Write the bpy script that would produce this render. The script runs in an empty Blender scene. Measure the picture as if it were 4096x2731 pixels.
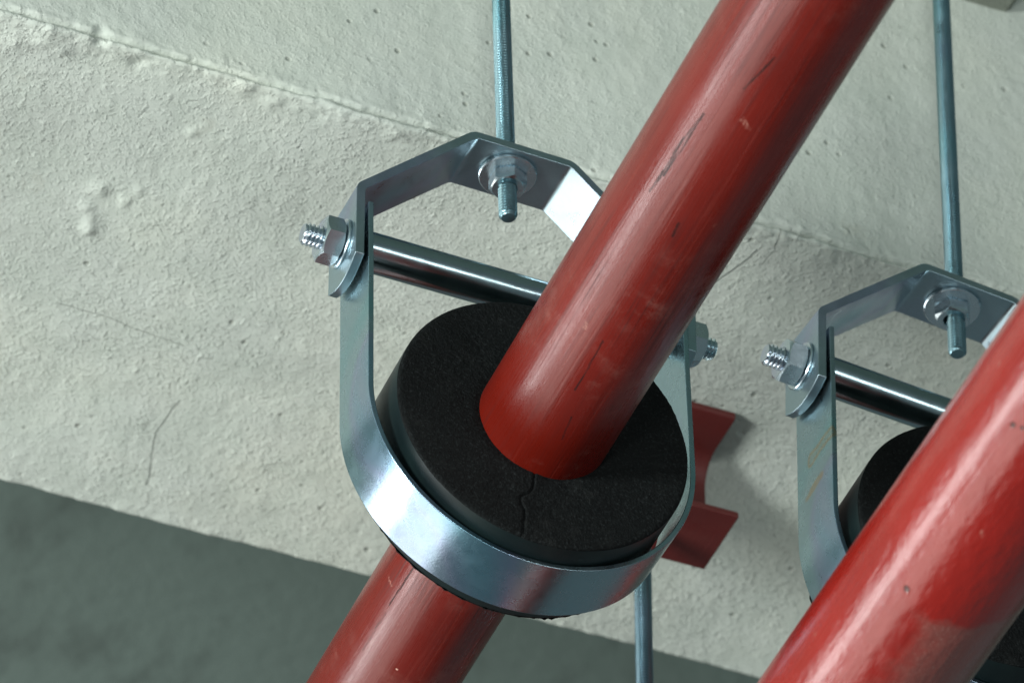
import bpy, bmesh, math, random
import numpy as np
from mathutils import Matrix, Vector, noise

random.seed(7)
sc = bpy.context.scene
C = sc.collection
MM = 0.001

# ------------------------------------------------------------------ camera
cam_d = bpy.data.cameras.new('camera')
cam = bpy.data.objects.new('camera', cam_d)
C.objects.link(cam)
RIGHT = Vector((0.926167626, 0.377111972, 0.000298005))
DOWN = Vector((0.253470544, -0.621925138, -0.740919568))
FWD = Vector((0.279224302, -0.686291253, 0.671593705))
POS = Vector((-1013.589, 2502.146, -2337.575)) * MM
m = Matrix.Identity(4)
for i in range(3):
    m[i][0] = RIGHT[i]; m[i][1] = -DOWN[i]; m[i][2] = -FWD[i]; m[i][3] = POS[i]
cam.matrix_world = m
cam_d.sensor_width = 36.0
cam_d.lens = 25710.9 / 4096 * 36.0
cam_d.clip_start = 0.05
cam_d.clip_end = 50
cam_d.dof.use_dof = True
cam_d.dof.focus_distance = 3.565
cam_d.dof.aperture_fstop = 14.0
sc.camera = cam

# ------------------------------------------------------------------ light
world = bpy.data.worlds.new('World')
sc.world = world
world.use_nodes = True
bg = world.node_tree.nodes['Background']
bg.inputs['Color'].default_value = (0.76, 0.96, 1.0, 1)
bg.inputs['Strength'].default_value = 0.125

def area_lamp(name, loc, target, sx, sy, power, col):
    d = bpy.data.lights.new(name, 'AREA')
    d.shape = 'RECTANGLE'; d.size = sx; d.size_y = sy; d.energy = power; d.color = col
    o = bpy.data.objects.new(name, d); C.objects.link(o)
    o.location = loc
    o.rotation_euler = (Vector(target) - Vector(loc)).to_track_quat('-Z', 'Y').to_euler()
    return o

area_lamp('daylight_opening_back_left', (-3.5, -3.3, -0.85), (0, 0, 0), 3.8, 0.85, 84, (0.98, 1.0, 0.99))
area_lamp('sunlit_floor_bounce', (-3.0, -2.9, -2.5), (-3.0, -2.9, 1), 2.8, 3.4, 62, (1.0, 0.97, 0.90))
area_lamp('daylight_opening_front_right', (1.7, 5.4, -0.85), (0, 0, 0.1), 3.0, 0.5, 48, (0.95, 1.0, 1.0))
area_lamp('daylight_opening_front_left', (-1.6, 4.6, -1.9), (0, 0, 0.3), 0.7, 0.7, 50, (0.98, 1.0, 0.97))
area_lamp('daylight_opening_left', (-4.0, 1.35, -1.3), (0, -0.1, 0.2), 1.2, 0.7, 212, (0.98, 1.0, 0.98))

sc.view_settings.view_transform = 'Standard'
sc.view_settings.look = 'None'
sc.view_settings.exposure = 0.32
sc.view_settings.gamma = 1.0
sc.view_settings.use_curve_mapping = False
sc.cycles.max_bounces = 8

# ------------------------------------------------------------------ helpers
def new_mesh_obj(name, verts, faces, mat, parent=None, smooth=None, scale=MM):
    me = bpy.data.meshes.new(name)
    v = np.asarray(verts, float) * scale
    me.from_pydata(v.tolist(), [], faces)
    me.update()
    bm = bmesh.new(); bm.from_mesh(me)
    bmesh.ops.recalc_face_normals(bm, faces=bm.faces[:])
    bm.to_mesh(me); bm.free()
    if smooth is not None:
        me.shade_smooth()
        if smooth < 179:
            me.set_sharp_from_angle(angle=math.radians(smooth))
    if mat: me.materials.append(mat)
    o = bpy.data.objects.new(name, me)
    C.objects.link(o)
    if parent: o.parent = parent
    return o

def add_bevel(o, w=0.5, seg=2, ang=40):
    b = o.modifiers.new('bevel', 'BEVEL')
    b.width = w * MM; b.segments = seg; b.limit_method = 'ANGLE'; b.angle_limit = math.radians(ang)
    b.harden_normals = True

def tag(o, label, cat, group=None):
    o['label'] = label; o['category'] = cat
    if group: o['group'] = group
    return o

def empty(name, mat=None):
    o = bpy.data.objects.new(name, None)
    o.empty_display_size = 0.05
    C.objects.link(o)
    return o

def fillet(pts, radii, seg=6):
    """polyline in (x, z) with rounded inner corners"""
    out = [np.array(pts[0], float)]
    for i in range(1, len(pts) - 1):
        p0, p1, p2 = (np.array(pts[i - 1], float), np.array(pts[i], float), np.array(pts[i + 1], float))
        a = (p0 - p1) / np.linalg.norm(p0 - p1); b = (p2 - p1) / np.linalg.norm(p2 - p1)
        half = math.acos(max(-1, min(1, float(a @ b)))) / 2
        r = radii[i - 1]; d = r / math.tan(half)
        c = p1 + (a + b) / np.linalg.norm(a + b) * r / math.sin(half)
        s, e = p1 + a * d - c, p1 + b * d - c
        a0 = math.atan2(s[1], s[0]); a1 = math.atan2(e[1], e[0])
        da = (a1 - a0 + math.pi) % (2 * math.pi) - math.pi
        for k in range(seg + 1):
            t = a0 + da * k / seg
            out.append(c + r * np.array((math.cos(t), math.sin(t))))
    out.append(np.array(pts[-1], float))
    return np.array(out)

def strip(name, path, t, w, mat, parent, sag=0.0, ny=9, wob=0.0):
    """flat bar bent along path (x,z), thickness t, width w along y; both ends rounded by sag"""
    P = np.array(path, float); n = len(P)
    T = np.gradient(P, axis=0); T /= np.linalg.norm(T, axis=1)[:, None]
    N = np.stack([-T[:, 1], T[:, 0]], 1)
    ys = np.linspace(-w / 2, w / 2, ny)
    V = []; idx = {}
    for side in (0, 1):
        for i in range(n):
            for j, y in enumerate(ys):
                p = P[i] + N[i] * (t / 2 if side == 0 else -t / 2)
                if sag and i in (0, n - 1):
                    p = p + T[i] * (-1 if i == 0 else 1) * sag * (1 - (2 * y / w) ** 2)
                yy = y + wob * noise.noise(Vector((P[i][0] * .02, P[i][1] * .02, 3.0)))
                idx[side, i, j] = len(V); V.append((p[0], yy, p[1]))
    F = []
    for i in range(n - 1):
        for j in range(ny - 1):
            for s in (0, 1):
                F.append((idx[s, i, j], idx[s, i + 1, j], idx[s, i + 1, j + 1], idx[s, i, j + 1]))
        for j in (0, ny - 1):
            F.append((idx[0, i, j], idx[0, i + 1, j], idx[1, i + 1, j], idx[1, i, j]))
    for i in (0, n - 1):
        for j in range(ny - 1):
            F.append((idx[0, i, j], idx[0, i, j + 1], idx[1, i, j + 1], idx[1, i, j]))
    o = new_mesh_obj(name, V, F, mat, parent, 35)
    add_bevel(o, 0.55, 2, 50)
    return o

def thread_mesh(name, length, d, pitch, nseg=24, per=6, cham0=True, cham1=True):
    """helical thread along +z from 0 to length"""
    depth = 0.58 * pitch
    nr = int(length / pitch * per)
    th = np.linspace(0, 2 * math.pi, nseg, endpoint=False)
    zs = np.linspace(0, length, nr + 1)
    ZZ, TT = np.meshgrid(zs, th, indexing='ij')
    ph = (ZZ / pitch - TT / (2 * math.pi)) % 1.0
    tri = np.abs(ph * 2 - 1)                      # 0..1..0
    prof = np.clip((tri - 0.12) / 0.72, 0, 1)
    r = d / 2 - depth * (1 - prof)
    ch = 1.6
    if cham0: r = np.minimum(r, d / 2 - np.clip(ch - ZZ, 0, ch) * 0.9)
    if cham1: r = np.minimum(r, d / 2 - np.clip(ch - (length - ZZ), 0, ch) * 0.9)
    V = np.stack([r * np.cos(TT), r * np.sin(TT), ZZ], -1).reshape(-1, 3).tolist()
    F = []
    for i in range(nr):
        for j in range(nseg):
            k = (j + 1) % nseg
            F.append((i * nseg + j, i * nseg + k, (i + 1) * nseg + k, (i + 1) * nseg + j))
    # slightly dished saw-cut ends
    for i, dz in ((0, 0.8), (nr, -0.8)):
        base = len(V)
        for j in range(nseg):
            v = V[i * nseg + j]
            V.append((v[0] * 0.72, v[1] * 0.72, v[2]))
        c = len(V); V.append((0, 0, V[i * nseg][2] + dz))
        for j in range(nseg):
            k = (j + 1) % nseg
            F.append((i * nseg + j, i * nseg + k, base + k, base + j))
            F.append((base + j, base + k, c))
    return V, F

def nut_mesh(af, h, hole, rot=0.0, n=72):
    th = np.arange(n) * 2 * math.pi / n
    r = af / 2 / np.cos((th + math.pi / 6) % (math.pi / 3) - math.pi / 6)
    # corners at multiples of 60deg + 30deg
    rc = af / 2 * 0.93
    drop = np.maximum(0, r - rc) * math.tan(math.radians(30))
    rings = []
    rr = hole / 2
    rings.append((np.full(n, rr), np.full(n, 0.6)))
    rings.append((np.full(n, rr + .7), np.zeros(n)))
    rings.append((np.full(n, rc), np.zeros(n)))
    rings.append((r, drop))
    rings.append((r, h - drop))
    rings.append((np.full(n, rc), np.full(n, h)))
    rings.append((np.full(n, rr + .9), np.full(n, h)))
    rings.append((np.full(n, rr), np.full(n, h - .9)))
    V = []; F = []
    for R, Z in rings:
        for j in range(n):
            V.append((R[j] * math.cos(th[j] + rot), R[j] * math.sin(th[j] + rot), Z[j]))
    m_ = len(rings)
    for i in range(m_):
        i2 = (i + 1) % m_
        for j in range(n):
            k = (j + 1) % n
            F.append((i * n + j, i * n + k, i2 * n + k, i2 * n + j))
    return V, F

def lathe(prof, n=64, closed=True):
    """profile of (r, z) revolved round z"""
    V = []; F = []
    for r, z in prof:
        for j in range(n):
            a = 2 * math.pi * j / n
            V.append((r * math.cos(a), r * math.sin(a), z))
    m_ = len(prof)
    for i in range(m_ if closed else m_ - 1):
        i2 = (i + 1) % m_
        for j in range(n):
            k = (j + 1) % n
            F.append((i * n + j, i * n + k, i2 * n + k, i2 * n + j))
    return V, F

def axis_x(V, x0, y=0, z=0, flip=1):
    """turn a z-axis part onto the x axis starting at x0"""
    return [(x0 + flip * v[2], y + v[0], z + flip * v[1]) for v in V]

def axis_z(V, x, y, z0, flip=1):
    return [(x + v[0], y + flip * v[1], z0 + flip * v[2]) for v in V]

# ------------------------------------------------------------------ material helpers
class NT:
    def __init__(self, name):
        self.m = bpy.data.materials.new(name); self.m.use_nodes = True
        self.t = self.m.node_tree; self.n = self.t.nodes; self.l = self.t.links
        self.b = self.n['Principled BSDF']
        self.co = self.n.new('ShaderNodeTexCoord').outputs['Object']
    def lk(self, a, b): self.l.new(a, b)
    def mapping(self, scale=(1, 1, 1), loc=(0, 0, 0), rot=(0, 0, 0)):
        q = self.n.new('ShaderNodeMapping'); q.inputs['Scale'].default_value = scale
        q.inputs['Location'].default_value = loc; q.inputs['Rotation'].default_value = rot
        self.lk(self.co, q.inputs['Vector']); return q.outputs[0]
    def noise(self, scale, detail=3, rough=.5, vec=None, dist=0.0):
        q = self.n.new('ShaderNodeTexNoise'); q.inputs['Scale'].default_value = scale
        q.inputs['Detail'].default_value = detail; q.inputs['Roughness'].default_value = rough
        q.inputs['Distortion'].default_value = dist
        self.lk(vec if vec is not None else self.co, q.inputs['Vector']); return q.outputs['Fac']
    def voronoi(self, scale, vec=None, feature='F1', out='Distance', rnd=1.0):
        q = self.n.new('ShaderNodeTexVoronoi'); q.feature = feature
        q.inputs['Scale'].default_value = scale; q.inputs['Randomness'].default_value = rnd
        self.lk(vec if vec is not None else self.co, q.inputs['Vector']); return q.outputs[out]
    def ramp(self, fac, stops, interp='LINEAR'):
        q = self.n.new('ShaderNodeValToRGB'); q.color_ramp.interpolation = interp
        e = q.color_ramp.elements
        while len(e) < len(stops): e.new(0.5)
        for el, (p, c) in zip(e, stops):
            el.position = p
            el.color = (c, c, c, 1) if not hasattr(c, '__len__') else (*c, 1)
        self.lk(fac, q.inputs[0]); return q.outputs[0]
    def math(self, op, a, b=None, clamp=False):
        q = self.n.new('ShaderNodeMath'); q.operation = op; q.use_clamp = clamp
        for i, v in enumerate((a, b)):
            if v is None: continue
            if isinstance(v, (int, float)): q.inputs[i].default_value = v
            else: self.lk(v, q.inputs[i])
        return q.outputs[0]
    def mix(self, fac, a, b, mode='MIX'):
        q = self.n.new('ShaderNodeMix'); q.data_type = 'RGBA'; q.blend_type = mode
        if isinstance(fac, (int, float)): q.inputs[0].default_value = fac
        else: self.lk(fac, q.inputs[0])
        for s, v in ((6, a), (7, b)):
            if hasattr(v, '__len__'): q.inputs[s].default_value = (*v, 1)
            else: self.lk(v, q.inputs[s])
        return q.outputs[2]
    def bump(self, h, dist, strength=1.0, normal=None):
        q = self.n.new('ShaderNodeBump'); q.inputs['Distance'].default_value = dist
        q.inputs['Strength'].default_value = strength
        self.lk(h, q.inputs['Height'])
        if normal is not None: self.lk(normal, q.inputs['Normal'])
        return q.outputs[0]
    def sepxyz(self, vec=None):
        q = self.n.new('ShaderNodeSeparateXYZ'); self.lk(vec if vec is not None else self.co, q.inputs[0]); return q.outputs
    def vec(self, op, a, b=None, scale=None):
        q = self.n.new('ShaderNodeVectorMath'); q.operation = op
        for i, v in enumerate((a, b)):
            if v is None: continue
            if isinstance(v, (tuple, list)): q.inputs[i].default_value = v
            else: self.lk(v, q.inputs[i])
        if scale is not None: self.lk(scale, q.inputs['Scale'])
        return q.outputs['Value'] if op in ('DOT_PRODUCT', 'LENGTH') else q.outputs[0]
    def segs(self, segs, jitter=.0006, scale=300):
        """mask of thin marks: (start, end, half width) in object metres"""
        q = self.n.new('ShaderNodeTexNoise'); q.inputs['Scale'].default_value = scale; q.inputs['Detail'].default_value = 3
        self.lk(self.co, q.inputs['Vector'])
        j = self.vec('SUBTRACT', q.outputs['Color'], (.5, .5, .5))
        p = self.vec('ADD', self.co, self.vec('MULTIPLY', j, (jitter * 2,) * 3))
        best = None
        for a, b, w in segs:
            d = tuple(b[i] - a[i] for i in range(3)); L2 = max(sum(c * c for c in d), 1e-9)
            u = self.vec('SUBTRACT', p, tuple(a))
            t = self.math('DIVIDE', self.vec('DOT_PRODUCT', u, d), L2, clamp=True)
            e = self.vec('SUBTRACT', u, self.vec('SCALE', d, scale=t))
            r = self.math('DIVIDE', self.vec('LENGTH', e), w)
            best = r if best is None else self.math('MINIMUM', best, r)
        m_ = self.n.new('ShaderNodeMapRange'); m_.interpolation_type = 'SMOOTHSTEP'
        m_.inputs[1].default_value = .5; m_.inputs[2].default_value = 1.0; m_.inputs[3].default_value = 1; m_.inputs[4].default_value = 0
        self.lk(best, m_.inputs[0])
        return m_.outputs[0]
    def set(self, **kw):
        for k, v in kw.items():
            s = self.b.inputs[k.replace('_', ' ')]
            if isinstance(v, (int, float)): s.default_value = v
            elif hasattr(v, '__len__'): s.default_value = (*v, 1)
            else: self.lk(v, s)

# ------------------------------------------------------------------ materials
def mat_zinc(name, tint, rough=.26, irid=1.0, scratch=True, stains=()):
    k = NT(name)
    n1 = k.noise(9, 2, .5, dist=.6)
    col = k.ramp(n1, [(.30, (tint[0] * .72, tint[1] * 1.0, tint[2] * .98)), (.45, tint),
                      (.53, tint), (.60, (tint[0] * 1.04, tint[1] * .88, tint[2] * 1.06)), (.70, (tint[0] * .74, tint[1] * .95, tint[2] * 1.06))])
    col = k.mix(1 - irid, col, tint) if irid < 1 else col
    n2 = k.noise(420, 3, .6)
    col = k.mix(k.ramp(n2, [(.35, 0.0), (.8, .22)]), col, (tint[0] * .62, tint[1] * .64, tint[2] * .64))
    # fine handling scratches, stretched noise
    sv = k.mapping((1400, 40, 160), rot=(0, .5, .35))
    sc_ = k.noise(1.0, 2, .5, sv)
    smask = k.ramp(sc_, [(.70, 0.0), (.76, 1.0)])
    gate = k.ramp(k.noise(22, 2, .5), [(.56, 0.0), (.66, .7)])
    sm = k.math('MULTIPLY', smask, gate)
    if scratch: col = k.mix(k.math('MULTIPLY', sm, .5), col, (.85, .92, .92))
    if stains:
        ring = k.segs(stains, .004, 60)
        inner = k.segs([(a, b, w * .55) for a, b, w in stains], .004, 60)
        edge = k.math('SUBTRACT', ring, k.math('MULTIPLY', inner, .65))
        col = k.mix(k.math('MULTIPLY', edge, .75), col, (.44, .33, .19))
    r = k.ramp(k.noise(60, 4, .6), [(.3, rough * .8), (.7, rough * 1.3)])
    k.set(Base_Color=col, Metallic=1.0, Roughness=r)
    k.set(Normal=k.bump(k.noise(700, 3, .6), .00006, .6, k.bump(k.noise(35, 2, .5), .0004, .35)))
    return k.m

def mat_pipe(name, base, rough, dust=1.0, peel=0.0, streak=1.0, coat=0.0, dark_marks=(), pale_marks=(), pits=(), grit=False):
    k = NT(name)
    dark = tuple(c * .42 for c in base)
    lite = (base[0] * 1.25, base[1] * 1.6 + .006, base[2] * 1.6 + .005)
    big = k.noise(11, 4, .55)
    col = k.mix(k.ramp(big, [(.35, 0.0), (.65, 1.0)]), tuple(c * .82 for c in base), base)
    # drawn streaks along the pipe (local y)
    s1 = k.noise(1.0, 4, .65, k.mapping((520, 9.0, 520)))
    s2 = k.noise(1.0, 3, .6, k.mapping((1000, 20, 1000), loc=(3, 1, 8)))
    gate = k.ramp(k.noise(9, 3, .6), [(.40, .15), (.6, 1.0)])
    sm = k.math('MULTIPLY', k.ramp(s1, [(.50, 0.0), (.64, 1.0)]), gate)
    pale = k.math('MULTIPLY', k.ramp(s1, [(.26, 1.0), (.42, 0.0)]), k.ramp(k.noise(10, 3, .6, k.mapping(loc=(2, 2, 5))), [(.40, .1), (.6, 1.0)]))
    col = k.mix(k.math('MULTIPLY', pale, .45 * streak), col, (base[0] * 1.5 + .02, base[1] * 4 + .02, base[2] * 6 + .02))
    col = k.mix(k.math('MULTIPLY', sm, .85 * streak), col, dark)
    sm2 = k.math('MULTIPLY', k.ramp(s2, [(.66, 0.0), (.70, 1.0)]), k.ramp(k.noise(13, 2, .5, dist=.4), [(.56, 0.0), (.62, 1.0)]))
    col = k.mix(k.math('MULTIPLY', sm2, .9 * streak), col, (.018, .014, .014))
    # pale rubbed dust
    dm = k.math('MULTIPLY', k.ramp(k.noise(55, 6, .7), [(.50, 0.0), (.72, 1.0)]), k.ramp(k.noise(9, 3, .6, k.mapping(loc=(.7, .3, .2))), [(.46, 0.0), (.62, 1.0)]))
    dm = k.math('MULTIPLY', dm, k.ramp(k.noise(600, 3, .7), [(.35, .15), (.6, 1.0)]))
    col = k.mix(k.math('MULTIPLY', dm, .5 * dust), col, (.42, .22, .18))
    # pinhole chips with a pale rim
    v = k.voronoi(85)
    vr = k.ramp(k.voronoi(85, out='Color'), [(.90, 0.0), (.93, 1.0)])
    chip = k.math('MULTIPLY', k.ramp(v, [(.055, 1.0), (.085, 0.0)]), vr)
    col = k.mix(k.math('MULTIPLY', chip, .9), col, (.62, .36, .28))
    spec = .58
    if dark_marks:
        dmk = k.math('MULTIPLY', k.segs(dark_marks, .0008, 260), k.ramp(k.noise(1.0, 3, .6, k.mapping((1500, 30, 1500))), [(.36, .0), (.5, 1.0)]))
        col = k.mix(k.math('MULTIPLY', dmk, .88), col, (.014, .012, .012))
        spec = k.math('SUBTRACT', .58, k.math('MULTIPLY', dmk, .42))
    if pale_marks: col = k.mix(k.math('MULTIPLY', k.segs(pale_marks, .0024, 500), k.ramp(k.noise(1.0, 3, .7, k.mapping((900, 300, 900), rot=(0, 0, .6))), [(.40, .0), (.60, .6)])), col, (.46, .22, .17))
    pit = k.segs(pits, .0006, 500) if pits else None
    if pits: col = k.mix(pit, col, (base[0] * .22, base[1] * .5, base[2] * .5))
    if grit:
        x, y, z = k.sepxyz()
        wob = k.math('MULTIPLY', k.math('SUBTRACT', k.noise(45, 3, .6), .5), .03)
        gy = k.ramp(k.math('ADD', k.math('MULTIPLY', k.math('ADD', y, wob), 10.0), -2.5), [(.50, 1.0), (.56, 0.0)])
        gx = k.ramp(k.math('ADD', k.math('MULTIPLY', k.math('ADD', x, wob), 10.0), .5), [(.30, 0.0), (.46, 1.0)])
        gm = k.math('MULTIPLY', gy, gx)
        col = k.mix(k.math('MULTIPLY', gm, .5), col, (.16, .085, .07))
        spk = k.math('MULTIPLY', k.ramp(k.noise(1500, 2, .6), [(.60, 0.0), (.70, 1.0)]), gm)
        col = k.mix(k.math('MULTIPLY', spk, .6), col, (.50, .36, .30))
    k.set(Base_Color=col)
    rr = k.math('ADD', k.math('ADD', k.math('MULTIPLY', dm, .18 * dust), k.math('MULTIPLY', k.math('SUBTRACT', s1, .5), .35 * streak)), k.ramp(k.noise(40, 4, .6), [(.3, rough * .85), (.7, rough * 1.15)]))
    k.set(Roughness=k.math('ADD', rr, k.math('MULTIPLY', sm, .1)))
    h = k.math('ADD', k.math('MULTIPLY', s1, .6), k.math('MULTIPLY', chip, -1.2))
    if pits: h = k.math('ADD', h, k.math('MULTIPLY', pit, -4.0))
    nb = k.bump(h, .0005, .6)
    nb = k.bump(k.noise(900, 3, .6), .00012, .5, nb)
    if peel: nb = k.bump(k.noise(1.0, 2, .5, k.mapping((150, 70, 150))), .0009, peel, nb)
    k.set(Normal=nb, Specular_IOR_Level=spec)
    if coat: k.set(Coat_Weight=coat, Coat_Roughness=.16)
    return k.m

M = {}
M['yoke'] = mat_zinc('zinc_yoke', (.38, .50, .55), .32, 1.0, False)
M['strap'] = mat_zinc('zinc_strap', (.34, .49, .55), .25)
M['bolt'] = mat_zinc('zinc_bolt', (.62, .72, .77), .24, .8)
M['tube'] = mat_zinc('zinc_tube', (.36, .47, .50), .19, .4, False)
M['rod'] = mat_zinc('zinc_rod', (.22, .36, .40), .33, .4, False)
STAINS = [((-.0984, .0196, .0605), (-.0984, -.004, .057), .0060), ((-.0984, .0068, .0361), (-.0984, -.0093, .0327), .0045)]
P1_DARK = [((-.02764, .32458, -.02615), (-.02824, .28935, -.0255), .0018), ((-.02826, .31731, -.02548), (-.02862, .305, -.02507), .0024),
           ((-.02721, .33953, -.0266), (-.02795, .31512, -.02582), .0012), ((-.02868, .29042, -.025), (-.02902, .27344, -.02461), .0012),
           ((-.01357, .39893, -.03555), (-.01824, .37017, -.0334), .0007), ((-.01076, .26881, -.0365), (-.01006, .25829, -.0367), .0009),
           ((-.01195, .16884, -.03613), (-.01079, .1273, -.03649), .0008), ((-.00468, .10789, -.03776), (-.00281, .08918, -.03795), .0006),
           ((.0134, .12244, -.03561), (.01446, .1106, -.0352), .0006), ((-.03104, -.05812, -.02201), (-.03133, -.09503, -.0216), .0007),
           ((-.03107, -.1011, -.02197), (-.03114, -.13643, -.02187), .0007)]
P1_PALE = [((-.0105, .3522, -.0366), (-.0070, .3490, -.0374), .0022), ((.00758, .27628, -.03729), (.0070, .2740, -.0374), .0010),
           ((-.02353, .17201, -.0299), (-.0226, .1690, -.0306), .0014),
           ((-.03646, -.08363, -.01088), (-.0344, -.08412, -.01627), .0011), ((-.03143, -.0845, -.02145), (-.03026, -.08474, -.02307), .0006),
           ((.00579, .06841, -.03761), (.0050, .0675, -.0377), .0006), ((-.02995, .10765, -.02347), (-.0295, .1060, -.0240), .0006)]
M['pipe_old'] = mat_pipe('red_primer_worn', (.155, .0085, .0035), .29, 1.0, 0, 1.0, .0, P1_DARK, P1_PALE)
P2_PITS = [((-.02854, .30584, -.03408), (-.02844, .3050, -.03418), .0020), ((-.0312, .4347, -.03166), (-.0312, .4340, -.03166), .0018), ((-.02772, .43721, -.03475), (-.0277, .4367, -.0348), .0013)]
P2_PALE = [((-.01618, .36638, -.0414), (-.0153, .3640, -.0417), .0013), ((-.04387, .44893, -.00717), (-.0439, .4476, -.0072), .0008),
           ((-.03208, .24972, -.03077), (-.0320, .2490, -.0308), .0008), ((-.04341, .22949, -.00955), (-.0434, .2285, -.0096), .0012)]
M['pipe_new'] = mat_pipe('red_paint_glossy', (.26, .0075, .003), .26, .25, .8, .2, .4, (), P2_PALE, P2_PITS, True)
M['pipe_plain'] = mat_pipe('red_primer_plain', (.185, .0095, .004), .36, 1.0, 0, 1.0)
M['bracket'] = mat_pipe('red_paint_bracket', (.085, .006, .004), .55, .2, 0, .2)

def mat_foam():
    k = NT('black_foam_rubber')
    g = k.noise(650, 4, .7)
    g2 = k.noise(160, 4, .65)
    col = k.ramp(g, [(.3, (.0018, .0026, .0028)), (.55, (.0050, .0066, .0068)), (.74, (.026, .032, .033))])
    d = k.math('MULTIPLY', k.ramp(k.noise(34, 4, .6), [(.54, 0.0), (.75, 1.0)]), k.ramp(g2, [(.4, 0.0), (.7, 1.0)]))
    col = k.mix(k.math('MULTIPLY', d, .14), col, (.11, .12, .115))
    k.set(Base_Color=col, Roughness=.75, Specular_IOR_Level=.13)
    k.set(Normal=k.bump(g, .0012, .9, k.bump(g2, .0016, .6)))
    return k.m
M['foam'] = mat_foam()
def mat_foam_skin():
    k = NT('black_foam_skin')
    col = k.ramp(k.noise(40, 3, .5), [(.3, (.003, .008, .009)), (.7, (.006, .014, .014))])
    k.set(Base_Color=col, Roughness=k.ramp(k.noise(25, 3, .5), [(.3, .34), (.7, .46)]), Specular_IOR_Level=.26)
    k.set(Normal=k.bump(k.noise(500, 3, .5), .0001, .4))
    return k.m
M['foam_skin'] = mat_foam_skin()

def polyline_mask(k, pts, width, jitter=.0016, scale=90):
    """mask of a hairline following pts (object x,y metres)"""
    x, y, z = k.sepxyz()
    jx = k.math('MULTIPLY', k.math('SUBTRACT', k.noise(scale, 4, .7), .5), jitter * 2)
    x = k.math('ADD', x, jx)
    y = k.math('ADD', y, jx)
    best = None
    for (ax, ay), (bx, by) in zip(pts[:-1], pts[1:]):
        dx, dy = bx - ax, by - ay; L2 = dx * dx + dy * dy
        ux = k.math('SUBTRACT', x, ax); uy = k.math('SUBTRACT', y, ay)
        t = k.math('DIVIDE', k.math('ADD', k.math('MULTIPLY', ux, dx), k.math('MULTIPLY', uy, dy)), L2, )
        t = k.math('MINIMUM', k.math('MAXIMUM', t, 0.0), 1.0)
        ex = k.math('SUBTRACT', ux, k.math('MULTIPLY', t, dx)); ey = k.math('SUBTRACT', uy, k.math('MULTIPLY', t, dy))
        d = k.math('SQRT', k.math('ADD', k.math('MULTIPLY', ex, ex), k.math('MULTIPLY', ey, ey)))
        best = d if best is None else k.math('MINIMUM', best, d)
    q = k.n.new('ShaderNodeMapRange'); q.inputs[1].default_value = width * .4; q.inputs[2].default_value = width
    q.inputs[3].default_value = 1; q.inputs[4].default_value = 0
    k.lk(best, q.inputs[0])
    return q.outputs[0]

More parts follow.
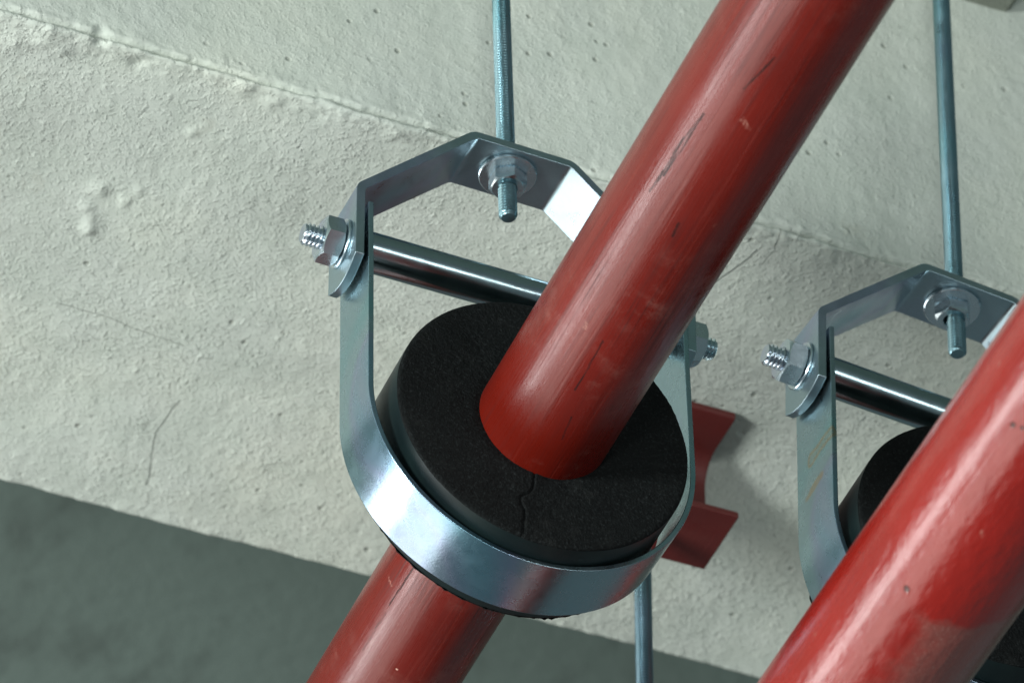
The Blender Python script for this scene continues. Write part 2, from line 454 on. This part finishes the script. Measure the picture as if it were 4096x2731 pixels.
def mat_concrete(name, base, grain=1.0, cracks=True):
    k = NT(name)
    x, y, z = k.sepxyz()
    n0 = k.noise(5, 4, .55); n1 = k.noise(26, 5, .6)
    col = k.ramp(n0, [(.3, tuple(c * .80 for c in base)), (.5, base), (.7, (base[0] * 1.12, base[1] * 1.10, base[2] * 1.06))])
    col = k.mix(k.ramp(n1, [(.35, .30), (.6, 0.0)]), col, (base[0] * .80, base[1] * .84, base[2] * .80))
    # pores and dirt specks
    v = k.voronoi(70); vc = k.ramp(k.voronoi(70, out='Color'), [(.70, 0.0), (.76, 1.0)])
    pore = k.math('MULTIPLY', k.ramp(v, [(.07, 1.0), (.16, 0.0)]), vc)
    col = k.mix(k.math('MULTIPLY', pore, .6), col, (base[0] * .42, base[1] * .42, base[2] * .38))
    # faint brown stains
    st = k.ramp(k.noise(13, 5, .65, k.mapping(loc=(4, 2, 7))), [(.66, 0.0), (.78, 1.0)])
    col = k.mix(k.math('MULTIPLY', st, .35), col, (.30, .27, .19))
    wv = k.noise(200, 3, .6, dist=.3)
    region = k.ramp(k.noise(14, 3, .6, k.mapping(loc=(1, 5, 2))), [(.32, .35), (.68, 1.0)])
    grains = k.ramp(k.noise(380, 3, .62), [(.50, 0.0), (.72, 1.0)])
    coarse = k.ramp(k.noise(150, 3, .6, k.mapping(loc=(3, 3, 1))), [(.58, 0.0), (.76, 1.0)])
    pits = k.ramp(wv, [(.24, 1.0), (.38, 0.0)])
    fine = k.noise(900, 3, .65)
    h = k.math('ADD', k.math('MULTIPLY', grains, .55 * grain), k.math('MULTIPLY', coarse, .55))
    h = k.math('SUBTRACT', h, k.math('MULTIPLY', pits, .7))
    # the upright face was trowelled smoother
    side = k.ramp(k.math('ADD', k.math('MULTIPLY', k.math('SUBTRACT', z, .318), 10.0), .3), [(.30, 1.0), (.42, .55)]) if cracks else 1.0
    h = k.math('MULTIPLY', h, side)
    h = k.math('ADD', k.math('MULTIPLY', h, region), k.math('ADD', k.math('MULTIPLY', fine, .22 * grain), k.math('MULTIPLY', n1, .6)))
    h = k.math('SUBTRACT', h, k.math('MULTIPLY', pore, .7))
    col = k.mix(k.math('MULTIPLY', pits, .28), col, tuple(c * .5 for c in base))
    if cracks:
        ck = None
        for pts, w in (([(-.080, -.341), (-.0815, -.356), (-.084, -.373), (-.0787, -.395), (-.0717, -.421)], .0008),
                       ([(-.180, -.2846), (-.1495, -.285), (-.1244, -.289), (-.0948, -.291)], .00035),
                       ([(.197, -.079), (.1945, -.091), (.1855, -.114)], .001),
                       ([(.204, -.059), (.2065, -.075), (.2046, -.090)], .0006)):
            mk = polyline_mask(k, pts, w)
            ck = mk if ck is None else k.math('MAXIMUM', ck, mk)
        # cracks lie on the underside only
        under = k.math('LESS_THAN', z, .324)
        ck = k.math('MULTIPLY', ck, under)
        col = k.mix(k.math('MULTIPLY', ck, .38), col, tuple(c * .3 for c in base))
        h = k.math('SUBTRACT', h, k.math('MULTIPLY', ck, 1.0))
    k.set(Base_Color=col, Roughness=.88, Specular_IOR_Level=.3)
    k.set(Normal=k.bump(h, .0014, 1.0))
    return k.m
M['beam'] = mat_concrete('concrete_beam', (.535, .585, .53), 1.0)
def mat_slab():
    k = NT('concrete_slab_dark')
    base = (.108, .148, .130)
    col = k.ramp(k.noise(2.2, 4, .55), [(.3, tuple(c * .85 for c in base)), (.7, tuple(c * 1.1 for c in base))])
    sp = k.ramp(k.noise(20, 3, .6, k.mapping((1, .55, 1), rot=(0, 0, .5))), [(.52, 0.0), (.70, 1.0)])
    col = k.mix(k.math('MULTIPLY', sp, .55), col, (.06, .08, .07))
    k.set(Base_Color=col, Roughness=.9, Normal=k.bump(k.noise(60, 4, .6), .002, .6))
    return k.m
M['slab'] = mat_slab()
M['block'] = mat_concrete('concrete_block_grey', (.20, .22, .185), .5, False)

# ------------------------------------------------------------------ setting: beam and slab
ZS, YF, YR, ZT = 318.0, -60.0, -454.0, 720.0

def build_beam():
    xs = np.concatenate([np.linspace(-1600, -380, 12)[:-1], np.arange(-380, 520, 2.0), np.linspace(522, 1900, 12)])
    # profile: (y, z, normal y, normal z, distance to arris)
    prof = []
    for z in np.concatenate([np.linspace(ZT, 606, 6), np.arange(603, ZS + 15, -2.6), np.arange(ZS + 14, ZS + 2.4, -.9)]): prof.append((YF, z, 1, 0))
    r = 2.0
    for a in np.linspace(0, 90, 5)[1:-1]:
        ca, sa = math.cos(math.radians(a)), math.sin(math.radians(a))
        prof.append((YF - r + r * ca, ZS + r - r * sa, ca, -sa))
    for y in np.concatenate([np.arange(YF - r, YF - 14, -1.2), np.arange(YF - 14, YR + 3, -2.4)]): prof.append((y, ZS, 0, -1))
    prof.append((YR + 1.5, ZS + .2, 0, -1)); prof.append((YR, ZS + 1.6, -1, 0))
    for z in (ZS + 20, ZS + 120, ZT): prof.append((YR, z, -1, 0))
    lumps = [(-190, -180, 5, 2.2), (-191, -197, 4, 1.6), (-184, -214, 4.5, 2.4), (-186, -205, 4, 1.5), (-172, -184, 3, 1.8),
             (-167, -171, 3, 1.2), (-262, -70, 8, 2.6), (-250, -74, 6, 2.0), (-277, -80, 7, 2.0), (-155, -112, 3, 1.5), (-42, -66, 6, 1.8),
             (-120, -70, 5, 1.5), (-205, -70, 5, -2.0), (-140, -66, 6, 1.6)]
    V = []
    nz = noise.noise; fr = noise.fractal
    for x in xs:
        for (y, z, ny, nzv) in prof:
            p = Vector((x, y, z))
            da = math.hypot(y - YF, z - ZS)
            d = 1.6 * nz(p * .011) + .26 * fr(p * .055, 1.0, 2.0, 3) + .30 * nz(p * .17) + .9 * max(0.0, nz(p * .13 + Vector((4, 4, 4))) - .45)
            if nzv < -.5:
                d += .9 * nz(Vector((x * .012, y * .05, 5.0)))
            w = math.exp(-(da / 16.0) ** 2)
            d += w * (1.3 * nz(p * .045 + Vector((9, 0, 0))) + .7 * abs(nz(p * .12)) + .8 * nz(p * .3))
            if ny > .5:   # ragged recess just above the plaster lip
                gz = z - ZS - 5.0 - 1.8 * nz(Vector((x * .05, 0, 2))) - .8 * nz(Vector((x * .2, 0, 4)))
                d -= max(0.0, 5.0 + 6.0 * nz(Vector((x * .025, 1, 7)))) * math.exp(-(gz / 1.5) ** 2)
            if da < 9 and nzv < -.3: d += 1.4 * max(0.0, nz(p * .22)) * (1 - da / 9)
            # chipped hole in the arris
            dp = math.hypot(x + 231, (y - YF) - (z - ZS) * .4 + 1)
            if da < 14: d -= 5.5 * math.exp(-(dp / 3.2) ** 2)
            for lx, ly, lr, la in lumps:
                q = ((x - lx) ** 2 + (y - ly) ** 2) / (lr * lr)
                if q < 6 and nzv < -.5: d += la * math.exp(-q) * (1 + .6 * nz(p * .4))
            if y < YR + 6: d += .9 * nz(p * .09) + .5 * nz(p * .25)
            V.append((x, y + ny * d, z + nzv * d))
    n = len(prof); F = []
    for i in range(len(xs) - 1):
        for j in range(n - 1):
            F.append((i * n + j, (i + 1) * n + j, (i + 1) * n + j + 1, i * n + j + 1))
    o = new_mesh_obj('concrete_beam', V, F, M['beam'], None, 180)
    o['kind'] = 'structure'
    o['label'] = 'rough grey plastered concrete beam behind the pipes'
    return o
build_beam()

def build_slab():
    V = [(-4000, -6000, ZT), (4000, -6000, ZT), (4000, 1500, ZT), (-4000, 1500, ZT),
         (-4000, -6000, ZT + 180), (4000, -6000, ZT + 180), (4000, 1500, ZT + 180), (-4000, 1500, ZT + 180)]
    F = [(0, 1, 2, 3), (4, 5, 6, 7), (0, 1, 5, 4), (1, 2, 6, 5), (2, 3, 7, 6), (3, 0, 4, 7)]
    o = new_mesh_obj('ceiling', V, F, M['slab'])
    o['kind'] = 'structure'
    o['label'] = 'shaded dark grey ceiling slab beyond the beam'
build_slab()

# ------------------------------------------------------------------ clevis hangers
def build_hanger():
    """local mm: x across the pipe, y along the pipe (towards camera +), z up, origin on the pipe line"""
    root = empty('clevis_hanger')
    W = 40.0; ZB = 124.8
    tilt = lambda V: [(v[0], v[1], v[2] + .018 * v[0]) for v in V]   # the bolt sits a little higher on the right
    yoke_path = fillet([(-102.6, 100.5), (-102.6, 152), (-33, 219.3), (28, 219.3), (101.7, 151), (101.7, 102)], [7, 8, 8, 7], 7)
    # denser straight legs so the rounded ends stay local
    yp = [yoke_path[0], yoke_path[0] + (0, 8)] + list(yoke_path[1:-1]) + [yoke_path[-1] + (0, 8), yoke_path[-1]]
    strip('yoke', yp, 5.4, W, M['yoke'], root, sag=6.5)
    xc, zc, rs, t = 2.6, 8.6, 95.6, 3.2
    rm = rs + t / 2
    arc = [(xc + rm * math.cos(a), zc + rm * math.sin(a)) for a in np.linspace(math.pi, 2 * math.pi, 73)]
    path = [(-96.7, 141.5), (-96.6, 133)] + [(-96.6 + (arc[0][0] + 96.6) * s, 133 + (zc - 133) * s) for s in (.3, .6, .85)] + arc \
        + [(arc[-1][0] + (96.8 - arc[-1][0]) * s, zc + (133 - zc) * s) for s in (.15, .4, .7, 1.0)] + [(96.7, 141.5)]
    strip('strap', path, t, W + 1.5, M['strap'], root, sag=0.0, wob=.5)
    # spacer tube over the cross bolt
    V, F = lathe([(11.6, 0), (11.6, 189.6), (9.2, 189.6), (9.2, 0)], 64)
    o = new_mesh_obj('spacer_tube', tilt(axis_x(V, -94.8, 0, ZB)), F, M['tube'], root, 35); add_bevel(o, .4, 2, 50)
    V, F = thread_mesh('t', 254.5, 13.4, 2.5, 32, 8)
    new_mesh_obj('cross_bolt', tilt(axis_x(V, -129.5, 0, ZB)), F, M['bolt'], root, 24)
    V, F = nut_mesh(24.0, 12.0, 12.4, math.radians(-13))
    new_mesh_obj('nut', tilt(axis_x(V, -107.1, 0, ZB, -1)), F, M['bolt'], root, 16)
    V, F = nut_mesh(23.0, 10.6, 12.4, math.radians(8))
    new_mesh_obj('nut', tilt(axis_x(V, 106.2, 0, ZB, 1)), F, M['bolt'], root, 16)
    V, F = lathe([(6.9, 0), (14.2, 0), (14.6, .4), (14.6, 1.2), (14.2, 1.6), (6.9, 1.6)], 64)  # thin rings added to give the dark shadow outline behind each side nut
    new_mesh_obj('shade_ring', tilt(axis_x(V, -105.4, 0, ZB, -1)), F, M['bolt'], root, 35)
    new_mesh_obj('shade_ring', tilt(axis_x(V, 104.5, 0, ZB, 1)), F, M['bolt'], root, 35)
    # washer and nut under the yoke top, nut above it
    xr = -4.0
    V, F = lathe([(5.6, 0), (16.4, 0), (16.9, .5), (16.9, 1.9), (16.4, 2.4), (5.6, 2.4)], 64)
    new_mesh_obj('washer', axis_z(V, xr, 0, 216.3 - 2.4), F, M['bolt'], root, 35)
    V, F = nut_mesh(19.4, 9.0, 9.6, math.radians(-3))
    new_mesh_obj('rod_nut', axis_z(V, xr, 0, 213.8, -1), F, M['bolt'], root, 16)
    V, F = nut_mesh(18.4, 6.0, 9.6, math.radians(15))
    new_mesh_obj('rod_nut', axis_z(V, xr, 0, 222.1, 1), F, M['bolt'], root, 16)
    return root

def copy_tree(o, parent=None):
    c = o.copy(); C.objects.link(c); c.parent = parent
    for ch in list(o.children):
        copy_tree(ch, c)
    return c

def place(o, x, y, z, yaw, roll, pivot=0.0):
    R = Matrix.Rotation(yaw, 4, 'Z') @ Matrix.Rotation(roll, 4, 'Y')
    o.matrix_world = Matrix.Translation(Vector((x, y, z + pivot)) * MM) @ R @ Matrix.Translation(Vector((0, 0, -pivot)) * MM)

h1 = build_hanger()
h2 = copy_tree(h1)
def spin(child, axis, origin, deg):
    o = Vector(origin) * MM
    child.matrix_local = Matrix.Translation(o) @ Matrix.Rotation(math.radians(deg), 4, axis) @ Matrix.Translation(-o)
for ch in h2.children:      # every nut was tightened to its own angle
    if ch.name.startswith('nut'): spin(ch, 'X', (0, 0, 124.8 + .018 * (-112 if ch.data.vertices[0].co.x < 0 else 112)), 27)
    if ch.name.startswith('rod_nut'): spin(ch, 'Z', (-4, 0, 0), 34)
for ch in h2.children:      # this strap carries two brown passivation stains
    if ch.name.startswith('strap'):
        ch.material_slots[0].link = 'OBJECT'
        ch.material_slots[0].material = mat_zinc('zinc_strap_stained', (.34, .47, .52), .27, 1.0, True, STAINS)
place(h1, -4, 23.8, 0, -.03, 0)
place(h2, 284.4, 5, 13.6, -.08, .034, 130)
tag(h1, 'sharp zinc plated clevis hanger in the middle, wrapped round black pipe insulation', 'pipe hanger', 'clevis hangers on threaded rods')
tag(h2, 'zinc plated clevis hanger at right, half hidden by the glossy red pipe', 'pipe hanger', 'clevis hangers on threaded rods')

# threaded rods
RV, RF = thread_mesh('rod', 545, 10.9, 2.2, 24, 8, True, False)
rod1 = new_mesh_obj('threaded_rod', RV, RF, M['rod'], None, 24)
rod2 = rod1.copy(); C.objects.link(rod2)
rod3 = rod1.copy(); C.objects.link(rod3)
def place_rod(o, bottom, top, length=545.0):
    b = Vector(bottom); t_ = Vector(top)
    d = (t_ - b).normalized()
    o.rotation_mode = 'QUATERNION'
    o.rotation_quaternion = d.to_track_quat('Z', 'Y')
    o.location = b * MM
place_rod(rod1, (-7.6, 23.8, 182.0), (-12.3, 23.8, 357))
place_rod(rod2, (285.2, 4.6, 193.0), (288.9, 5.0, 489))
place_rod(rod3, (189.5, -243.5, -300), (189.5, -243.5, 240))
for o, l in ((rod1, 'thin grey threaded rod rising from the middle pipe hanger in front of the beam'),
             (rod2, 'thin grey threaded rod rising from the right-hand pipe hanger to the top of the picture'),
             (rod3, 'thin grey threaded rod hanging down from the red channel behind the middle hanger')):
    tag(o, l, 'threaded rod', 'threaded steel rods')

# ------------------------------------------------------------------ insulation
def build_insulation(name, cx, cz, y0, y1, R, ri, seam):
    root = empty(name)
    root.location = Vector((cx, (y0 + y1) / 2, cz)) * MM
    yc = (y0 + y1) / 2
    # front face as a fine polar grid with a split seam and crumbly rim
    na, nr = 560, 46
    V = []; F = []
    rad = np.concatenate([np.linspace(ri, R - 3, nr - 6), R - 3 + 3 * np.sin(np.linspace(0, math.pi / 2, 7))[1:]])
    seam = np.array(seam) if seam is not None else None
    for r in rad:
        for j in range(na):
            a = 2 * math.pi * j / na
            x, z = r * math.cos(a), r * math.sin(a)
            e = max(0, (r - (R - 3)) / 3)
            dy = -1.8 * (1 - math.sqrt(max(0, 1 - e * e)))
            p = Vector((x, z, cx * .01))
            dy += .55 * noise.noise(p * .06) + .22 * noise.noise(p * .35) + .12 * noise.noise(p * .9)
            dy += -.9 * math.exp(-((r - ri) / 3.0) ** 2)
            if e > 0: dy += .35 * noise.noise(p * .8)
            if seam is not None:
                best = 1e9; side = 0
                for (ax, az), (bx, bz) in zip(seam[:-1], seam[1:]):
                    ux, uz, dx, dz = x - ax, z - az, bx - ax, bz - az
                    t = max(0, min(1, (ux * dx + uz * dz) / (dx * dx + dz * dz)))
                    dd = math.hypot(ux - t * dx, uz - t * dz)
                    if dd < best: best = dd; side = ux * dz - uz * dx
                if best < 12:
                    dy += -(2.0 + 1.2 * noise.noise(Vector((x * .2, z * .2, 9)))) * math.exp(-(best / (.55 + .25 * noise.noise(Vector((x * .15, z * .15, 3))))) ** 2)
                    if side < 0: dy += .5 * math.exp(-(best / 4.0) ** 2)
                    else: dy += .5 * math.exp(-(best / 8.0) ** 2) * noise.noise(Vector((x * .35, z * 1.1, 0)))
            V.append((x, y1 - yc + dy, z))
    n = len(rad)
    for i in range(n - 1):
        for j in range(na):
            k = (j + 1) % na
            F.append((i * na + j, i * na + k, (i + 1) * na + k, (i + 1) * na + j))
    f = new_mesh_obj('foam_face', V, F, M['foam'], root, 180)
    # outer skin, back face
    V = []; F = []
    nb = 192
    rings = [(R, y1 - yc - 1.6), (R + .1, y1 - yc - 6), (R + .1, (y1 + y0) / 2 - yc), (R, y0 - yc + 2), (R - 1.2, y0 - yc)]
    for r, y in rings:
        for j in range(nb):
            a = 2 * math.pi * j / nb
            q = r + .25 * noise.noise(Vector((math.cos(a) * 3, math.sin(a) * 3, y * .03 + cx)))
            V.append((q * math.cos(a), y, q * math.sin(a)))
    for i in range(len(rings) - 1):
        for j in range(nb):
            k = (j + 1) % nb
            F.append((i * nb + j, i * nb + k, (i + 1) * nb + k, (i + 1) * nb + j))
    new_mesh_obj('foam_skin', V, F, M['foam_skin'], root, 180)
    V = []; F = []
    nb = 240
    rings = [(R - .6, .6), (R - 1.0, -.5), (R - 6, -1.0), (ri, -1.0)]
    for r, dy in rings:
        for j in range(nb):
            a = 2 * math.pi * j / nb
            q = (.8 * noise.noise(Vector((math.cos(a) * 40, math.sin(a) * 40, 2))) + .6 * noise.noise(Vector((math.cos(a) * 9, math.sin(a) * 9, 6)))) if r > R - 3 else 0
            V.append(((r + q) * math.cos(a), y0 - yc + dy - abs(q), (r + q) * math.sin(a)))
    for i in range(len(rings) - 1):
        for j in range(nb):
            k = (j + 1) % nb
            F.append((i * nb + j, i * nb + k, (i + 1) * nb + k, (i + 1) * nb + j))
    new_mesh_obj('foam_back', V, F, M['foam'], root, 180)
    return root

seam = [(-5.2, -36), (-5.7, -38), (-6.2, -44), (-7, -49.5), (-9, -53), (-12.5, -55.5), (-13.8, -57.3), (-13.9, -61), (-13.0, -63.6), (-11.7, -65.4), (-11.4, -70), (-12.2, -76), (-12.0, -80), (-13.4, -87)]
i1 = build_insulation('pipe_insulation', 0, 0, -6, 58.1, 86.3, 37.2, seam)
tag(i1, 'thick black foam insulation ring with a cracked seam inside the middle hanger', 'pipe insulation', 'black foam insulation rings')
i2 = build_insulation('pipe_insulation', 282, 13.6, -25, 46, 86.3, 37.2, None)
tag(i2, 'black foam insulation ring inside the right-hand hanger, mostly behind the glossy red pipe', 'pipe insulation', 'black foam insulation rings')

# ------------------------------------------------------------------ pipes
def build_pipe(name, x, z, r, y0, y1, mat, n=128):
    V = []; F = []
    ys = np.linspace(y0, y1, 40)
    for y in ys:
        for j in range(n):
            a = 2 * math.pi * j / n
            q = r + .12 * noise.noise(Vector((math.cos(a) * 1.2, y * .008, math.sin(a) * 1.2 + x)))
            V.append((q * math.cos(a), y, q * math.sin(a)))
    for i in range(len(ys) - 1):
        for j in range(n):
            k = (j + 1) % n
            F.append((i * n + j, i * n + k, (i + 1) * n + k, (i + 1) * n + j))
    # open ends with wall thickness
    for i, s in ((0, 1), (len(ys) - 1, -1)):
        b = len(V)
        for dy in (0, 60 * s):
            for j in range(n):
                a = 2 * math.pi * j / n
                V.append(((r - 3.2) * math.cos(a), ys[i] + dy, (r - 3.2) * math.sin(a)))
        for j in range(n):
            k = (j + 1) % n
            F.append((i * n + j, i * n + k, b + k, b + j))
            F.append((b + j, b + k, b + n + k, b + n + j))
    o = new_mesh_obj(name, V, F, mat, None, 50)
    o.location = Vector((x, 0, z)) * MM
    return o
p1 = build_pipe('red_pipe', 0, 0, 38.05, -1500, 900, M['pipe_old'])
tag(p1, 'worn dull red steel pipe running through the middle hanger and black insulation', 'pipe', 'red steel pipes')
p3 = build_pipe('red_pipe', 282, 13.6, 38.05, -1500, 900, M['pipe_plain'])
tag(p3, 'dull red steel pipe through the right-hand hanger, hidden behind the glossy pipe', 'pipe', 'red steel pipes')
p2 = build_pipe('red_pipe', 120.7, -247.3, 44.45, -1500, 900, M['pipe_new'])
tag(p2, 'glossy bright red pipe crossing the lower right corner in front of a hanger', 'pipe', 'red steel pipes')

# ------------------------------------------------------------------ red channel under the beam
def build_channel():
    x0, x1 = 88.0, 243.5
    yb, yf, zb, zt = -271.5, -218.0, 230.0, ZS - 2.0
    tw, tf, r = 5.0, 5.5, 9.0
    prof = [(yb, zb), (yf, zb), (yf, zb + tf * .8)]
    c = (yb + tw + r, zb + tf + r)
    prof.append((yf - 2, zb + tf))
    for a in np.linspace(270, 180, 7): prof.append((c[0] + r * math.cos(math.radians(a)), c[1] + r * math.sin(math.radians(a))))
    c = (yb + tw + r * 2.0, zt - tf - r * 2.0)
    for a in np.linspace(180, 90, 9): prof.append((c[0] + r * 2.0 * math.cos(math.radians(a)), c[1] + r * 2.0 * math.sin(math.radians(a))))
    prof += [(yf - 2, zt - tf), (yf, zt - tf * .8), (yf, zt), (yb, zt)]
    n = len(prof); V = []
    for x in (x0, x1):
        for y, z in prof: V.append((x, y, z))
    F = [tuple(range(n)), tuple(range(n, 2 * n))]
    for j in range(n):
        k = (j + 1) % n
        F.append((j, k, n + k, n + j))
    o = new_mesh_obj('steel_channel', V, F, M['bracket'], None, 35)
    add_bevel(o, .8, 2, 45)
    tag(o, 'dark red painted steel channel fixed under the beam behind the middle hanger', 'steel channel')
build_channel()

# ------------------------------------------------------------------ block at the top right corner
def build_block():
    x0, x1, y0, y1, z0, z1 = 190, 371.5, YF - 4, 40, 569, ZT
    bm = bmesh.new()
    bmesh.ops.create_cube(bm, size=1)
    for v in bm.verts:
        v.co = Vector((x0 if v.co.x < 0 else x1, y0 if v.co.y < 0 else y1, z0 if v.co.z < 0 else z1)) * MM
    bmesh.ops.bevel(bm, geom=bm.edges[:], offset=.003, segments=2, affect='EDGES')
    me = bpy.data.meshes.new('concrete_block'); bm.to_mesh(me); bm.free()
    me.materials.append(M['block'])
    o = bpy.data.objects.new('concrete_block', me); C.objects.link(o)
    tag(o, 'dark grey concrete block on the beam in the top right corner', 'concrete block')
build_block()
